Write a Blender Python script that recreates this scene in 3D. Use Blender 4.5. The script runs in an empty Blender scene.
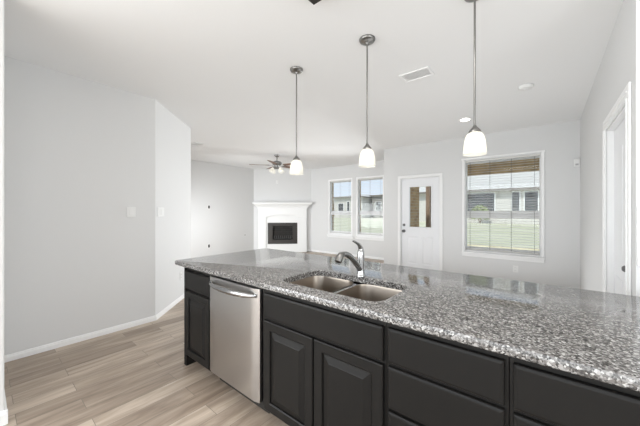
import bpy, bmesh, math, random
from mathutils import Vector, Matrix
from math import pi, sin, cos, radians

random.seed(7)
S = bpy.context.scene
COL = S.collection
H = 2.743            # ceiling height
EYE = 1.355

# ------------------------------------------------------------------ camera
FPX, HORIZON = 278.0, 211.0
YAW = math.atan(227.0 / 278.0)
cam_d = bpy.data.cameras.new('camera')
cam = bpy.data.objects.new('camera', cam_d)
COL.objects.link(cam)
cam.location = (0, 0, EYE)
cam.rotation_euler = (pi / 2, 0, YAW)
cam_d.sensor_fit = 'HORIZONTAL'
cam_d.sensor_width = 36.0
cam_d.lens = 36.0 * FPX / 640.0
cam_d.shift_y = -(213.0 - HORIZON) / 640.0
cam_d.clip_start = 0.02
cam_d.clip_end = 400
S.camera = cam

# ------------------------------------------------------------------ sky, sun, exposure
w = bpy.data.worlds.new('sky')
S.world = w
w.use_nodes = True
nt = w.node_tree
nt.nodes.clear()
wo = nt.nodes.new('ShaderNodeOutputWorld')
bg = nt.nodes.new('ShaderNodeBackground')
tc = nt.nodes.new('ShaderNodeTexCoord')
sx = nt.nodes.new('ShaderNodeSeparateXYZ')
rp = nt.nodes.new('ShaderNodeValToRGB')
rp.color_ramp.elements[0].position = 0.0
rp.color_ramp.elements[0].color = (0.82, 0.885, 1.0, 1)
rp.color_ramp.elements[1].position = 0.35
rp.color_ramp.elements[1].color = (0.60, 0.75, 1.0, 1)
nt.links.new(tc.outputs['Generated'], sx.inputs[0])
nt.links.new(sx.outputs['Z'], rp.inputs[0])
nt.links.new(rp.outputs[0], bg.inputs[0])
bg.inputs[1].default_value = 1.05
nt.links.new(bg.outputs[0], wo.inputs[0])

sun_d = bpy.data.lights.new('sun', 'SUN')
sun_d.energy = 3.2
sun_d.angle = radians(2)
sun_d.color = (1.0, 0.95, 0.87)
sun = bpy.data.objects.new('sun', sun_d)
COL.objects.link(sun)
sun.location = (0, -20, 30)
sun.rotation_euler = (radians(36), 0, radians(-18))

def area(name, loc, rot, sx_, sy_, power, color=(1, 1, 1), spread=180):
    d = bpy.data.lights.new(name, 'AREA')
    d.shape = 'RECTANGLE'
    d.size, d.size_y = sx_, sy_
    d.energy = power
    d.color = color
    d.spread = radians(spread)
    o = bpy.data.objects.new(name, d)
    COL.objects.link(o)
    o.location = loc
    o.rotation_euler = rot
    return o

# added fill from behind the camera, brightening the whole open room
area('rear_fill', (-0.9, -3.3, 1.40), (radians(102), 0, 0), 5.6, 2.4, 150, (0.93, 0.97, 1.0))
# added fill out of view at the right, lifting the left wall
area('right_side_fill', (2.3, 0.2, 1.5), (radians(90), 0, radians(90)), 2.6, 1.9, 46, (0.93, 0.97, 1.0))
# added uplight hidden low behind the island to brighten the ceiling
area('ceiling_uplight_fill', (-1.1, 3.9, 0.06), (radians(180), 0, 0), 2.8, 2.6, 25, (0.96, 0.985, 1.0))
# added fill out of view at the left, brightening the right wall
area('left_side_fill', (-3.6, -1.7, 1.5), (radians(90), 0, radians(-76)), 2.2, 1.9, 90, (0.95, 0.98, 1.0))
# two added fills hidden round the corners, for the living room and angled wall
area('living_fill', (-6.0, 2.32, 1.0), (radians(80), 0, 0), 2.4, 1.5, 62, (0.94, 0.975, 1.0), 120)
area('angled_wall_fill', (-3.12, 6.9, 1.15), (radians(86), 0, radians(164)), 0.42, 1.7, 48, (0.95, 0.98, 1.0), 100)

S.view_settings.view_transform = 'Standard'
S.view_settings.look = 'None'
S.view_settings.gamma = 1.0
S.view_settings.use_curve_mapping = False
S.view_settings.exposure = 0.15

# ------------------------------------------------------------------ materials
def new_mat(name):
    m = bpy.data.materials.new(name)
    m.use_nodes = True
    n = m.node_tree
    return m, n, n.nodes['Principled BSDF']

def mat(name, color, rough=0.5, metal=0.0, bump=0.0, bscale=60, spec=0.5, coat=0.0, vary=0.0, vscale=3.0):
    m, n, b = new_mat(name)
    b.inputs['Base Color'].default_value = (*color, 1)
    b.inputs['Roughness'].default_value = rough
    b.inputs['Metallic'].default_value = metal
    b.inputs['Specular IOR Level'].default_value = spec
    b.inputs['Coat Weight'].default_value = coat
    b.inputs['Coat Roughness'].default_value = 0.08
    co = n.nodes.new('ShaderNodeTexCoord')
    if bump:
        t = n.nodes.new('ShaderNodeTexNoise')
        t.inputs['Scale'].default_value = bscale
        t.inputs['Detail'].default_value = 4
        bp = n.nodes.new('ShaderNodeBump')
        bp.inputs['Strength'].default_value = bump
        bp.inputs['Distance'].default_value = 0.004
        n.links.new(co.outputs['Object'], t.inputs['Vector'])
        n.links.new(t.outputs['Fac'], bp.inputs['Height'])
        n.links.new(bp.outputs[0], b.inputs['Normal'])
    if vary:
        t = n.nodes.new('ShaderNodeTexNoise')
        t.inputs['Scale'].default_value = vscale
        t.inputs['Detail'].default_value = 5
        r = n.nodes.new('ShaderNodeValToRGB')
        r.color_ramp.elements[0].color = (*[c * (1 - vary) for c in color], 1)
        r.color_ramp.elements[1].color = (*[min(1, c * (1 + vary)) for c in color], 1)
        r.color_ramp.elements[0].position = 0.3
        r.color_ramp.elements[1].position = 0.7
        n.links.new(co.outputs['Object'], t.inputs['Vector'])
        n.links.new(t.outputs['Fac'], r.inputs[0])
        n.links.new(r.outputs[0], b.inputs['Base Color'])
    return m

def emit(name, color, strength):
    m = bpy.data.materials.new(name)
    m.use_nodes = True
    n = m.node_tree
    n.nodes.clear()
    e = n.nodes.new('ShaderNodeEmission')
    e.inputs[0].default_value = (*color, 1)
    e.inputs[1].default_value = strength
    o = n.nodes.new('ShaderNodeOutputMaterial')
    n.links.new(e.outputs[0], o.inputs[0])
    return m

M = {}
M['wall'] = mat('wall_paint', (0.70, 0.70, 0.697), 0.6, bump=0.10, bscale=90, spec=0.3)
M['ceil'] = mat('ceiling_paint', (0.83, 0.83, 0.828), 0.8, bump=0.12, bscale=70, spec=0.2)
M['trim'] = mat('white_trim_paint', (0.86, 0.86, 0.855), 0.35)
M['vinyl'] = mat('white_vinyl', (0.93, 0.93, 0.93), 0.35)
M['doorw'] = mat('white_door_paint', (0.82, 0.825, 0.84), 0.35)
M['plate'] = mat('white_plastic', (0.80, 0.80, 0.79), 0.4)
M['grey_plastic'] = mat('grey_plastic', (0.25, 0.25, 0.25), 0.5)
M['black'] = mat('black_void', (0.012, 0.012, 0.012), 0.6)
M['cab'] = mat('espresso_cabinet_paint', (0.0105, 0.0098, 0.0090), 0.40, bump=0.05, bscale=40, spec=0.17)
M['cabbody'] = mat('espresso_cabinet_frame', (0.008, 0.007, 0.006), 0.5, spec=0.25)
M['dark'] = mat('dark_toe_board', (0.02, 0.018, 0.015), 0.6)
M['nickel'] = mat('brushed_nickel', (0.27, 0.265, 0.255), 0.30, metal=1.0)
M['chrome'] = mat('polished_chrome', (0.42, 0.42, 0.42), 0.16, metal=1.0)
M['bronze'] = mat('dark_bronze', (0.05, 0.048, 0.045), 0.35, metal=0.8)
M['pewter'] = mat('pewter_frame', (0.16, 0.16, 0.16), 0.4, metal=0.6)
M['wood_blade'] = mat('walnut_blade', (0.16, 0.075, 0.04), 0.45, vary=0.3, vscale=14)
M['stone'] = mat('white_cast_stone', (0.86, 0.86, 0.85), 0.5, bump=0.04)
M['fbmetal'] = mat('dark_firebox_metal', (0.045, 0.040, 0.036), 0.45, metal=0.3)
M['slat'] = mat('shade_greyed_slat', (0.66, 0.65, 0.62), 0.45)  # white slats greyed in colour to stand in for their backlit shade
M['cord'] = mat('blind_cord', (0.14, 0.14, 0.13), 0.7)
M['beam'] = mat('stained_cedar', (0.60, 0.41, 0.22), 0.7, vary=0.25, vscale=6)
M['post'] = mat('brown_post_paint', (0.27, 0.19, 0.14), 0.7, vary=0.15, vscale=5)
M['sofft'] = mat('patio_soffit', (0.78, 0.75, 0.68), 0.8)
M['conc'] = mat('patio_concrete', (0.52, 0.49, 0.42), 0.9, vary=0.1)
M['roof'] = mat('pale_shingle', (0.48, 0.465, 0.44), 0.9, vary=0.12, vscale=8)
M['hwall'] = mat('pale_siding', (0.58, 0.56, 0.53), 0.9, vary=0.06, vscale=4)
M['hbrick'] = mat('grey_house_brick', (0.27, 0.255, 0.24), 0.9, vary=0.25, vscale=9)
M['fascia'] = mat('taupe_fascia', (0.20, 0.18, 0.16), 0.8)
M['hglass'] = mat('dark_window_glass', (0.05, 0.055, 0.06), 0.1)
M['lens_grey'] = mat('pale_grey_lens', (0.45, 0.45, 0.45), 0.4)
M['ductgrey'] = mat('duct_grey', (0.78, 0.78, 0.78), 0.7)
M['bush'] = mat('yellow_green_leaf', (0.22, 0.27, 0.07), 0.8, vary=0.4, vscale=12)

def glass_mat():
    m = bpy.data.materials.new('clear_window_glass')
    m.use_nodes = True
    n = m.node_tree
    n.nodes.clear()
    tr = n.nodes.new('ShaderNodeBsdfTransparent')
    tr.inputs[0].default_value = (0.95, 0.97, 0.96, 1)
    gl = n.nodes.new('ShaderNodeBsdfGlossy')
    gl.inputs['Roughness'].default_value = 0.02
    mx = n.nodes.new('ShaderNodeMixShader')
    mx.inputs[0].default_value = 0.025
    o = n.nodes.new('ShaderNodeOutputMaterial')
    n.links.new(tr.outputs[0], mx.inputs[1])
    n.links.new(gl.outputs[0], mx.inputs[2])
    n.links.new(mx.outputs[0], o.inputs[0])
    return m
M['glass'] = glass_mat()

def shade_mat():
    m = bpy.data.materials.new('frosted_white_glass')
    m.use_nodes = True
    n = m.node_tree
    n.nodes.clear()
    tl = n.nodes.new('ShaderNodeBsdfTranslucent')
    tl.inputs[0].default_value = (0.93, 0.92, 0.88, 1)
    df = n.nodes.new('ShaderNodeBsdfDiffuse')
    df.inputs[0].default_value = (0.86, 0.855, 0.83, 1)
    mx = n.nodes.new('ShaderNodeMixShader')
    mx.inputs[0].default_value = 0.45
    gl = n.nodes.new('ShaderNodeBsdfGlossy')
    gl.inputs['Roughness'].default_value = 0.15
    m2 = n.nodes.new('ShaderNodeMixShader')
    m2.inputs[0].default_value = 0.06
    o = n.nodes.new('ShaderNodeOutputMaterial')
    n.links.new(tl.outputs[0], mx.inputs[1])
    n.links.new(df.outputs[0], mx.inputs[2])
    n.links.new(mx.outputs[0], m2.inputs[1])
    n.links.new(gl.outputs[0], m2.inputs[2])
    n.links.new(m2.outputs[0], o.inputs[0])
    return m
M['shade'] = shade_mat()
M['bulb'] = emit('warm_bulb', (1.0, 0.93, 0.80), 5.5)
M['fanbulb'] = emit('fan_bulb', (1.0, 0.95, 0.86), 4.0)
M['downlight'] = emit('downlight_disc', (1.0, 0.97, 0.92), 14.0)
M['fluoro'] = emit('ceiling_light_diffuser', (1.0, 0.975, 0.94), 8.0)

def granite():
    m, n, b = new_mat('speckled_granite')
    co = n.nodes.new('ShaderNodeTexCoord')
    ns = n.nodes.new('ShaderNodeTexNoise')
    ns.inputs['Scale'].default_value = 45
    ns.inputs['Detail'].default_value = 3
    add = n.nodes.new('ShaderNodeMixRGB')
    add.blend_type = 'ADD'
    add.inputs[0].default_value = 0.006
    n.links.new(co.outputs['Object'], ns.inputs['Vector'])
    n.links.new(co.outputs['Object'], add.inputs[1])
    n.links.new(ns.outputs['Color'], add.inputs[2])
    v = n.nodes.new('ShaderNodeTexVoronoi')
    v.inputs['Scale'].default_value = 165
    n.links.new(add.outputs[0], v.inputs['Vector'])
    sp = n.nodes.new('ShaderNodeSeparateColor')
    n.links.new(v.outputs['Color'], sp.inputs[0])
    r = n.nodes.new('ShaderNodeValToRGB')
    r.color_ramp.interpolation = 'CONSTANT'
    e = r.color_ramp.elements
    e[0].position = 0; e[0].color = (0.016, 0.015, 0.015, 1)
    e[1].position = 0.20; e[1].color = (0.05, 0.045, 0.041, 1)
    for p, c in ((0.36, (0.13, 0.122, 0.115, 1)), (0.56, (0.20, 0.191, 0.183, 1)), (0.77, (0.35, 0.338, 0.325, 1)), (0.93, (0.52, 0.51, 0.49, 1))):
        q = e.new(p); q.color = c
    n.links.new(sp.outputs[0], r.inputs[0])
    v2 = n.nodes.new('ShaderNodeTexVoronoi')
    v2.inputs['Scale'].default_value = 75
    n.links.new(add.outputs[0], v2.inputs['Vector'])
    sp2 = n.nodes.new('ShaderNodeSeparateColor')
    n.links.new(v2.outputs['Color'], sp2.inputs[0])
    r2 = n.nodes.new('ShaderNodeValToRGB')
    r2.color_ramp.interpolation = 'CONSTANT'
    e = r2.color_ramp.elements
    e[0].position = 0; e[0].color = (0.06, 0.055, 0.05, 1)
    e[1].position = 0.22; e[1].color = (0.19, 0.18, 0.172, 1)
    q = e.new(0.78); q.color = (0.30, 0.285, 0.27, 1)
    n.links.new(sp2.outputs[1], r2.inputs[0])
    mx = n.nodes.new('ShaderNodeMixRGB')
    mx.inputs[0].default_value = 0.22
    n.links.new(r.outputs[0], mx.inputs[1])
    n.links.new(r2.outputs[0], mx.inputs[2])
    n.links.new(mx.outputs[0], b.inputs['Base Color'])
    b.inputs['Roughness'].default_value = 0.09
    b.inputs['Specular IOR Level'].default_value = 0.5
    return m
M['granite'] = granite()

def planks():
    m, n, b = new_mat('wood_look_plank_tile')
    co = n.nodes.new('ShaderNodeTexCoord')
    mp = n.nodes.new('ShaderNodeMapping')
    mp.inputs['Rotation'].default_value = (0, 0, radians(90))
    n.links.new(co.outputs['Object'], mp.inputs['Vector'])
    br = n.nodes.new('ShaderNodeTexBrick')
    br.offset = 0.37
    br.inputs['Scale'].default_value = 1.0
    br.inputs['Brick Width'].default_value = 0.85
    br.inputs['Row Height'].default_value = 0.150
    br.inputs['Mortar Size'].default_value = 0.0016
    br.inputs['Mortar Smooth'].default_value = 0.2
    br.inputs['Bias'].default_value = 0.0
    br.inputs['Color1'].default_value = (0, 0, 0, 1)
    br.inputs['Color2'].default_value = (1, 1, 1, 1)
    br.inputs['Mortar'].default_value = (0.5, 0.5, 0.5, 1)
    n.links.new(mp.outputs[0], br.inputs['Vector'])
    r = n.nodes.new('ShaderNodeValToRGB')
    e = r.color_ramp.elements
    e[0].position = 0; e[0].color = (0.165, 0.120, 0.088, 1)
    e[1].position = 1; e[1].color = (0.66, 0.56, 0.46, 1)
    q = e.new(0.5); q.color = (0.385, 0.308, 0.240, 1)
    # streaked grain along the plank, shifted per plank
    mp2 = n.nodes.new('ShaderNodeMapping')
    mp2.inputs['Scale'].default_value = (9, 1.1, 1)
    off = n.nodes.new('ShaderNodeVectorMath')
    off.operation = 'MULTIPLY_ADD'
    off.inputs[1].default_value = (7, 7, 7)
    n.links.new(br.outputs['Color'], off.inputs[0])
    n.links.new(co.outputs['Object'], off.inputs[2])
    n.links.new(off.outputs[0], mp2.inputs['Vector'])
    g = n.nodes.new('ShaderNodeTexNoise')
    g.inputs['Scale'].default_value = 1.6
    g.inputs['Detail'].default_value = 7
    g.inputs['Roughness'].default_value = 0.6
    g.inputs['Distortion'].default_value = 0.6
    n.links.new(mp2.outputs[0], g.inputs['Vector'])
    mix = n.nodes.new('ShaderNodeMixRGB')
    mix.inputs[0].default_value = 0.55
    n.links.new(br.outputs['Color'], mix.inputs[1])
    gc = n.nodes.new('ShaderNodeMapRange')
    gc.inputs['From Min'].default_value = 0.30
    gc.inputs['From Max'].default_value = 0.70
    n.links.new(g.outputs['Fac'], gc.inputs['Value'])
    n.links.new(gc.outputs[0], mix.inputs[2])
    n.links.new(mix.outputs[0], r.inputs[0])
    mm = n.nodes.new('ShaderNodeMixRGB')
    mm.inputs[2].default_value = (0.17, 0.145, 0.12, 1)
    n.links.new(br.outputs['Fac'], mm.inputs[0])
    n.links.new(r.outputs[0], mm.inputs[1])
    n.links.new(mm.outputs[0], b.inputs['Base Color'])
    b.inputs['Roughness'].default_value = 0.38
    bp = n.nodes.new('ShaderNodeBump')
    bp.inputs['Strength'].default_value = 0.15
    bp.inputs['Distance'].default_value = 0.003
    n.links.new(g.outputs['Fac'], bp.inputs['Height'])
    n.links.new(bp.outputs[0], b.inputs['Normal'])
    return m
M['floor'] = planks()

def brickmat(name, c1, c2, mort, bw=0.2, rh=0.075, ms=0.006, rot=(radians(90), 0, radians(90))):
    m, n, b = new_mat(name)
    co = n.nodes.new('ShaderNodeTexCoord')
    sx = n.nodes.new('ShaderNodeSeparateXYZ')
    n.links.new(co.outputs['Object'], sx.inputs[0])
    ad = n.nodes.new('ShaderNodeMath')
    ad.operation = 'ADD'
    n.links.new(sx.outputs['X'], ad.inputs[0])
    n.links.new(sx.outputs['Y'], ad.inputs[1])
    cb = n.nodes.new('ShaderNodeCombineXYZ')
    n.links.new(ad.outputs[0], cb.inputs['X'])
    n.links.new(sx.outputs['Z'], cb.inputs['Y'])
    br = n.nodes.new('ShaderNodeTexBrick')
    br.inputs['Scale'].default_value = 1
    br.inputs['Brick Width'].default_value = bw
    br.inputs['Row Height'].default_value = rh
    br.inputs['Mortar Size'].default_value = ms
    br.inputs['Color1'].default_value = (*c1, 1)
    br.inputs['Color2'].default_value = (*c2, 1)
    br.inputs['Mortar'].default_value = (*mort, 1)
    n.links.new(cb.outputs[0], br.inputs['Vector'])
    n.links.new(br.outputs['Color'], b.inputs['Base Color'])
    b.inputs['Roughness'].default_value = 0.9
    return m
M['brick'] = brickmat('tan_brown_brick', (0.38, 0.23, 0.12), (0.58, 0.40, 0.22), (0.52, 0.44, 0.33))
M['firebrick'] = brickmat('black_fire_brick', (0.020, 0.018, 0.016), (0.035, 0.032, 0.03), (0.008, 0.008, 0.008), 0.2, 0.07)  # near-black brick with darker joints

def steel():
    m, n, b = new_mat('brushed_stainless_steel')
    b.inputs['Base Color'].default_value = (0.47, 0.455, 0.44, 1)
    b.inputs['Metallic'].default_value = 1
    b.inputs['Roughness'].default_value = 0.30
    co = n.nodes.new('ShaderNodeTexCoord')
    mp = n.nodes.new('ShaderNodeMapping')
    mp.inputs['Scale'].default_value = (6, 6, 400)
    t = n.nodes.new('ShaderNodeTexNoise')
    t.inputs['Scale'].default_value = 2
    t.inputs['Detail'].default_value = 3
    mr = n.nodes.new('ShaderNodeMapRange')
    mr.inputs['To Min'].default_value = 0.24
    mr.inputs['To Max'].default_value = 0.38
    n.links.new(co.outputs['Object'], mp.inputs['Vector'])
    n.links.new(mp.outputs[0], t.inputs['Vector'])
    n.links.new(t.outputs['Fac'], mr.inputs['Value'])
    n.links.new(mr.outputs[0], b.inputs['Roughness'])
    return m
M['steel'] = steel()
M['sinksteel'] = mat('satin_sink_steel', (0.36, 0.315, 0.27), 0.33, metal=1.0)

def lawn():
    m, n, b = new_mat('mown_lawn')
    co = n.nodes.new('ShaderNodeTexCoord')
    t = n.nodes.new('ShaderNodeTexNoise')
    t.inputs['Scale'].default_value = 0.35
    t.inputs['Detail'].default_value = 8
    r = n.nodes.new('ShaderNodeValToRGB')
    r.color_ramp.elements[0].position = 0.35
    r.color_ramp.elements[1].position = 0.7
    r.color_ramp.elements[0].color = (0.47, 0.46, 0.33, 1)
    r.color_ramp.elements[1].color = (0.58, 0.56, 0.43, 1)
    n.links.new(co.outputs['Object'], t.inputs['Vector'])
    n.links.new(t.outputs['Fac'], r.inputs[0])
    n.links.new(r.outputs[0], b.inputs['Base Color'])
    b.inputs['Roughness'].default_value = 1.0
    b.inputs['Specular IOR Level'].default_value = 0.1
    return m
M['lawn'] = lawn()
M['drygrass'] = mat('dry_grass', (0.60, 0.53, 0.36), 1.0, vary=0.25, vscale=2.0, spec=0.1)

# ------------------------------------------------------------------ mesh helpers
def NB():
    return bmesh.new()

def box(bm, x0, y0, z0, x1, y1, z1, bev=0.0, seg=1):
    t = bmesh.new()
    r = bmesh.ops.create_cube(t, size=1.0)
    bmesh.ops.scale(t, vec=(abs(x1 - x0), abs(y1 - y0), abs(z1 - z0)), verts=t.verts)
    bmesh.ops.translate(t, vec=((x0 + x1) / 2, (y0 + y1) / 2, (z0 + z1) / 2), verts=t.verts)
    if bev:
        bmesh.ops.bevel(t, geom=t.edges[:], offset=bev, segments=seg, affect='EDGES', profile=0.5)
    merge(bm, t)

def merge(bm, t):
    me = bpy.data.meshes.new('tmp')
    t.to_mesh(me)
    t.free()
    bm.from_mesh(me)
    bpy.data.meshes.remove(me)

def prism(bm, pts, z0, z1):
    """vertical prism from a plan polygon"""
    lo = [bm.verts.new((p[0], p[1], z0)) for p in pts]
    hi = [bm.verts.new((p[0], p[1], z1)) for p in pts]
    n = len(pts)
    f = [bm.faces.new(lo[::-1]), bm.faces.new(hi)]
    for i in range(n):
        f.append(bm.faces.new((lo[i], lo[(i + 1) % n], hi[(i + 1) % n], hi[i])))
    bmesh.ops.recalc_face_normals(bm, faces=f)

def extrude_poly(bm, pts, axis_vec):
    """polygon of 3D points pushed along a vector"""
    a = [bm.verts.new(p) for p in pts]
    v = Vector(axis_vec)
    b = [bm.verts.new(Vector(p) + v) for p in pts]
    n = len(pts)
    f = [bm.faces.new(a), bm.faces.new(b[::-1])]
    for i in range(n):
        f.append(bm.faces.new((a[i], b[i], b[(i + 1) % n], a[(i + 1) % n])))
    bmesh.ops.recalc_face_normals(bm, faces=f)

def lathe(bm, prof, cx=0, cy=0, seg=32, cap0=False, cap1=False):
    rings = []
    for r, z in prof:
        rings.append([bm.verts.new((cx + r * cos(2 * pi * i / seg), cy + r * sin(2 * pi * i / seg), z)) for i in range(seg)])
    fs = []
    for a, b in zip(rings, rings[1:]):
        for i in range(seg):
            fs.append(bm.faces.new((a[i], a[(i + 1) % seg], b[(i + 1) % seg], b[i])))
    if cap0:
        fs.append(bm.faces.new(rings[0][::-1]))
    if cap1:
        fs.append(bm.faces.new(rings[-1]))
    if cap0 and cap1:
        bmesh.ops.recalc_face_normals(bm, faces=fs)

def tube(bm, pts, rad, seg=12, caps=True):
    pts = [Vector(p) for p in pts]
    rads = rad if isinstance(rad, (list, tuple)) else [rad] * len(pts)
    rings = []
    prev = None
    for i, p in enumerate(pts):
        if i == 0:
            d = pts[1] - p
        elif i == len(pts) - 1:
            d = p - pts[i - 1]
        else:
            d = (pts[i + 1] - p).normalized() + (p - pts[i - 1]).normalized()
        d.normalize()
        if prev is None:
            u = d.cross(Vector((0, 0, 1)))
            if u.length < 1e-4:
                u = Vector((1, 0, 0))
        else:
            u = prev - d * prev.dot(d)
        u.normalize()
        prev = u
        v = d.cross(u)
        rings.append([bm.verts.new(p + (u * cos(2 * pi * k / seg) + v * sin(2 * pi * k / seg)) * rads[i]) for k in range(seg)])
    fs = []
    for a, b in zip(rings, rings[1:]):
        for k in range(seg):
            fs.append(bm.faces.new((a[k], a[(k + 1) % seg], b[(k + 1) % seg], b[k])))
    if caps:
        fs.append(bm.faces.new(rings[0]))
        fs.append(bm.faces.new(rings[-1]))
    bmesh.ops.recalc_face_normals(bm, faces=fs)

def bez(p0, p1, p2, p3, n=12):
    out = []
    for i in range(n + 1):
        t = i / n
        out.append(tuple((1 - t) ** 3 * a + 3 * (1 - t) ** 2 * t * b + 3 * (1 - t) * t * t * c + t ** 3 * d for a, b, c, d in zip(p0, p1, p2, p3)))
    return out

def rings_front(bm, x0, z0, x1, z1, rings, close_back=None, cap=True):
    """nested rectangles in the XZ plane: rings = [(inset, y), ...]; caps the last one"""
    loops = []
    for ins, y in rings:
        loops.append([bm.verts.new(p) for p in ((x0 + ins, y, z0 + ins), (x1 - ins, y, z0 + ins), (x1 - ins, y, z1 - ins), (x0 + ins, y, z1 - ins))])
    fs = []
    for a, b in zip(loops, loops[1:]):
        for i in range(4):
            fs.append(bm.faces.new((a[i], a[(i + 1) % 4], b[(i + 1) % 4], b[i])))
    if cap:
        fs.append(bm.faces.new(loops[-1]))
    if close_back is not None:
        fs.append(bm.faces.new(loops[0][::-1]))
    return fs

def rrect(x0, y0, x1, y1, r, n=6):
    out = []
    for cx, cy, a0 in ((x1 - r, y1 - r, 0), (x0 + r, y1 - r, 90), (x0 + r, y0 + r, 180), (x1 - r, y0 + r, 270)):
        for i in range(n + 1):
            a = radians(a0 + 90 * i / n)
            out.append((cx + r * cos(a), cy + r * sin(a)))
    return out

def link(name, bm, m, parent=None, smooth=False):
    me = bpy.data.meshes.new(name)
    if parent is None:
        xs = [v.co for v in bm.verts]
        lo = Vector((min(v.x for v in xs), min(v.y for v in xs), min(v.z for v in xs)))
        hi = Vector((max(v.x for v in xs), max(v.y for v in xs), max(v.z for v in xs)))
        org = Vector(((lo.x + hi.x) / 2, (lo.y + hi.y) / 2, lo.z))
        bmesh.ops.translate(bm, vec=-org, verts=bm.verts)
    bm.to_mesh(me)
    bm.free()
    me.materials.append(M[m] if isinstance(m, str) else m)
    if smooth:
        me.shade_smooth()
        try:
            me.set_sharp_from_angle(angle=radians(smooth if smooth > 1 else 40))
        except Exception:
            pass
    o = bpy.data.objects.new(name, me)
    COL.objects.link(o)
    if parent is None:
        o.location = org
    else:
        o.parent = parent
        if parent.get('_abs') is not None:
            o.matrix_parent_inverse = Matrix.Translation(-Vector(parent['_abs']))
            o['_abs'] = [0.0, 0.0, 0.0]
    return o

def tag(o, label, cat, group=None):
    o['label'] = label
    o['category'] = cat
    if group:
        o['group'] = group
    return o

def thing(name, loc, label=None, cat=None, group=None, structure=False, local=False, rz=0):
    """an Empty at the thing's base; its parts are written in world coordinates unless local"""
    o = bpy.data.objects.new(name, None)
    COL.objects.link(o)
    o.location = loc
    o.rotation_euler = (0, 0, rz)
    o.empty_display_size = 0.1
    if not local:
        o['_abs'] = [float(c) for c in loc]
    if label:
        tag(o, label, cat, group)
    if structure:
        o['kind'] = 'structure'
    return o

def struct(name, bm, m, label=None, cat=None, **k):
    o = link(name, bm, m, **k)
    o['kind'] = 'structure'
    if label:
        tag(o, label, cat)
    return o

def B(*args, **k):
    bm = NB()
    box(bm, *args, **k)
    return bm

def wall_y(y0, y1, x0, x1, holes, z1=H):
    """wall in the XZ plane with rectangular holes (hx0, hz0, hx1, hz1) sorted by x"""
    bm = NB()
    cur = x0
    for hx0, hz0, hx1, hz1 in holes:
        box(bm, cur, y0, 0, hx0, y1, z1)
        if hz0 > 0:
            box(bm, hx0, y0, 0, hx1, y1, hz0)
        box(bm, hx0, y0, hz1, hx1, y1, z1)
        cur = hx1
    box(bm, cur, y0, 0, x1, y1, z1)
    return bm

def copy_tree(o, parent=None):
    c = o.copy()
    COL.objects.link(c)
    if parent is not None:
        c.parent = parent
    for ch in list(o.children):
        copy_tree(ch, c)
    return c

# ------------------------------------------------------------------ room shell
XL, XR, YD, YB, XF = -3.76, 0.39, 5.765, 7.05, -7.48
DIAG0, DIAG1 = (-3.76, 1.378), (-4.62, 2.238)

struct('floor', B(-7.7, -3.6, -0.12, 2.5, 7.3, 0.0), 'floor', 'grey brown wood-look plank floor through kitchen and living room', 'floor')
struct('ceiling', B(-7.7, -3.6, H, 2.5, 7.3, H + 0.15), 'ceil', 'flat white painted ceiling over the open plan room', 'ceiling')
struct('wall_left', B(XL - 0.12, -3.6, 0, XL, DIAG0[1], H), 'wall', 'pale grey wall left of the kitchen with one light switch', 'wall')
bm = NB()
prism(bm, [DIAG0, DIAG1, (DIAG1[0] - 0.085, DIAG1[1] - 0.085), (DIAG0[0] - 0.12, DIAG0[1] - 0.05)], 0, H)
struct('wall_angled', bm, 'wall', 'bright angled wall turning from the kitchen to the living room', 'wall')
struct('wall_near', B(XF - 0.12, DIAG1[1] - 0.12, 0, DIAG1[0], DIAG1[1], H), 'wall', 'living room wall hidden behind the angled wall', 'wall')
struct('wall_far', B(XF - 0.12, DIAG1[1], 0, XF, 7.25, H), 'wall', 'far left living room wall with two dark outlets', 'wall')
W1 = (-5.41, 0.60, -4.51, 2.35)
W2 = (-4.375, 0.60, -3.475, 2.35)
struct('wall_back', wall_y(YB, YB + 0.2, XF, -2.66, [W1, W2]), 'wall', 'living room back wall with the two tall windows', 'wall')
bm = NB()
prism(bm, [(XF, 5.71), (-6.14, YB), (XF, YB)], 0, H)
struct('wall_chimney', bm, 'wall', 'angled corner wall above the white fireplace', 'wall')
DR = (-2.465, 0.0, -1.635, 2.055)
WR = (-1.195, 0.60, -0.075, 2.305)
struct('wall_door', wall_y(YD, YD + 0.17, -2.85, 2.5, [DR, WR]), 'wall', 'dining wall with patio door and wide window', 'wall')
struct('wall_return', B(-2.85, YD + 0.17, 0, -2.74, YB, H), 'wall', 'short return wall between the dining wall and living room windows', 'wall')
# right wall with doorway
D2 = (2.53, 3.35, 2.04)
bm = NB()
box(bm, XR, 2.35, 0, XR + 0.13, D2[0], H)
box(bm, XR, D2[0], D2[2], XR + 0.13, D2[1], H)
box(bm, XR, D2[1], 0, XR + 0.13, YD, H)
struct('wall_right', bm, 'wall', 'right hand wall with the white cased doorway', 'wall')
struct('wall_kitchen', B(XR + 0.13, 2.35, 0, 2.5, 2.47, H), 'wall', 'kitchen wall past the right end of the island', 'wall')
struct('wall_side', B(2.38, -3.6, 0, 2.5, 2.35, H), 'wall', 'kitchen side wall beyond the right edge of view', 'wall')
struct('wall_stub', B(XL, -0.03, 0, -2.67, 0.10, H, bev=0.008, seg=2), 'wall', 'end of a short partition wall at the left edge', 'wall')

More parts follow.
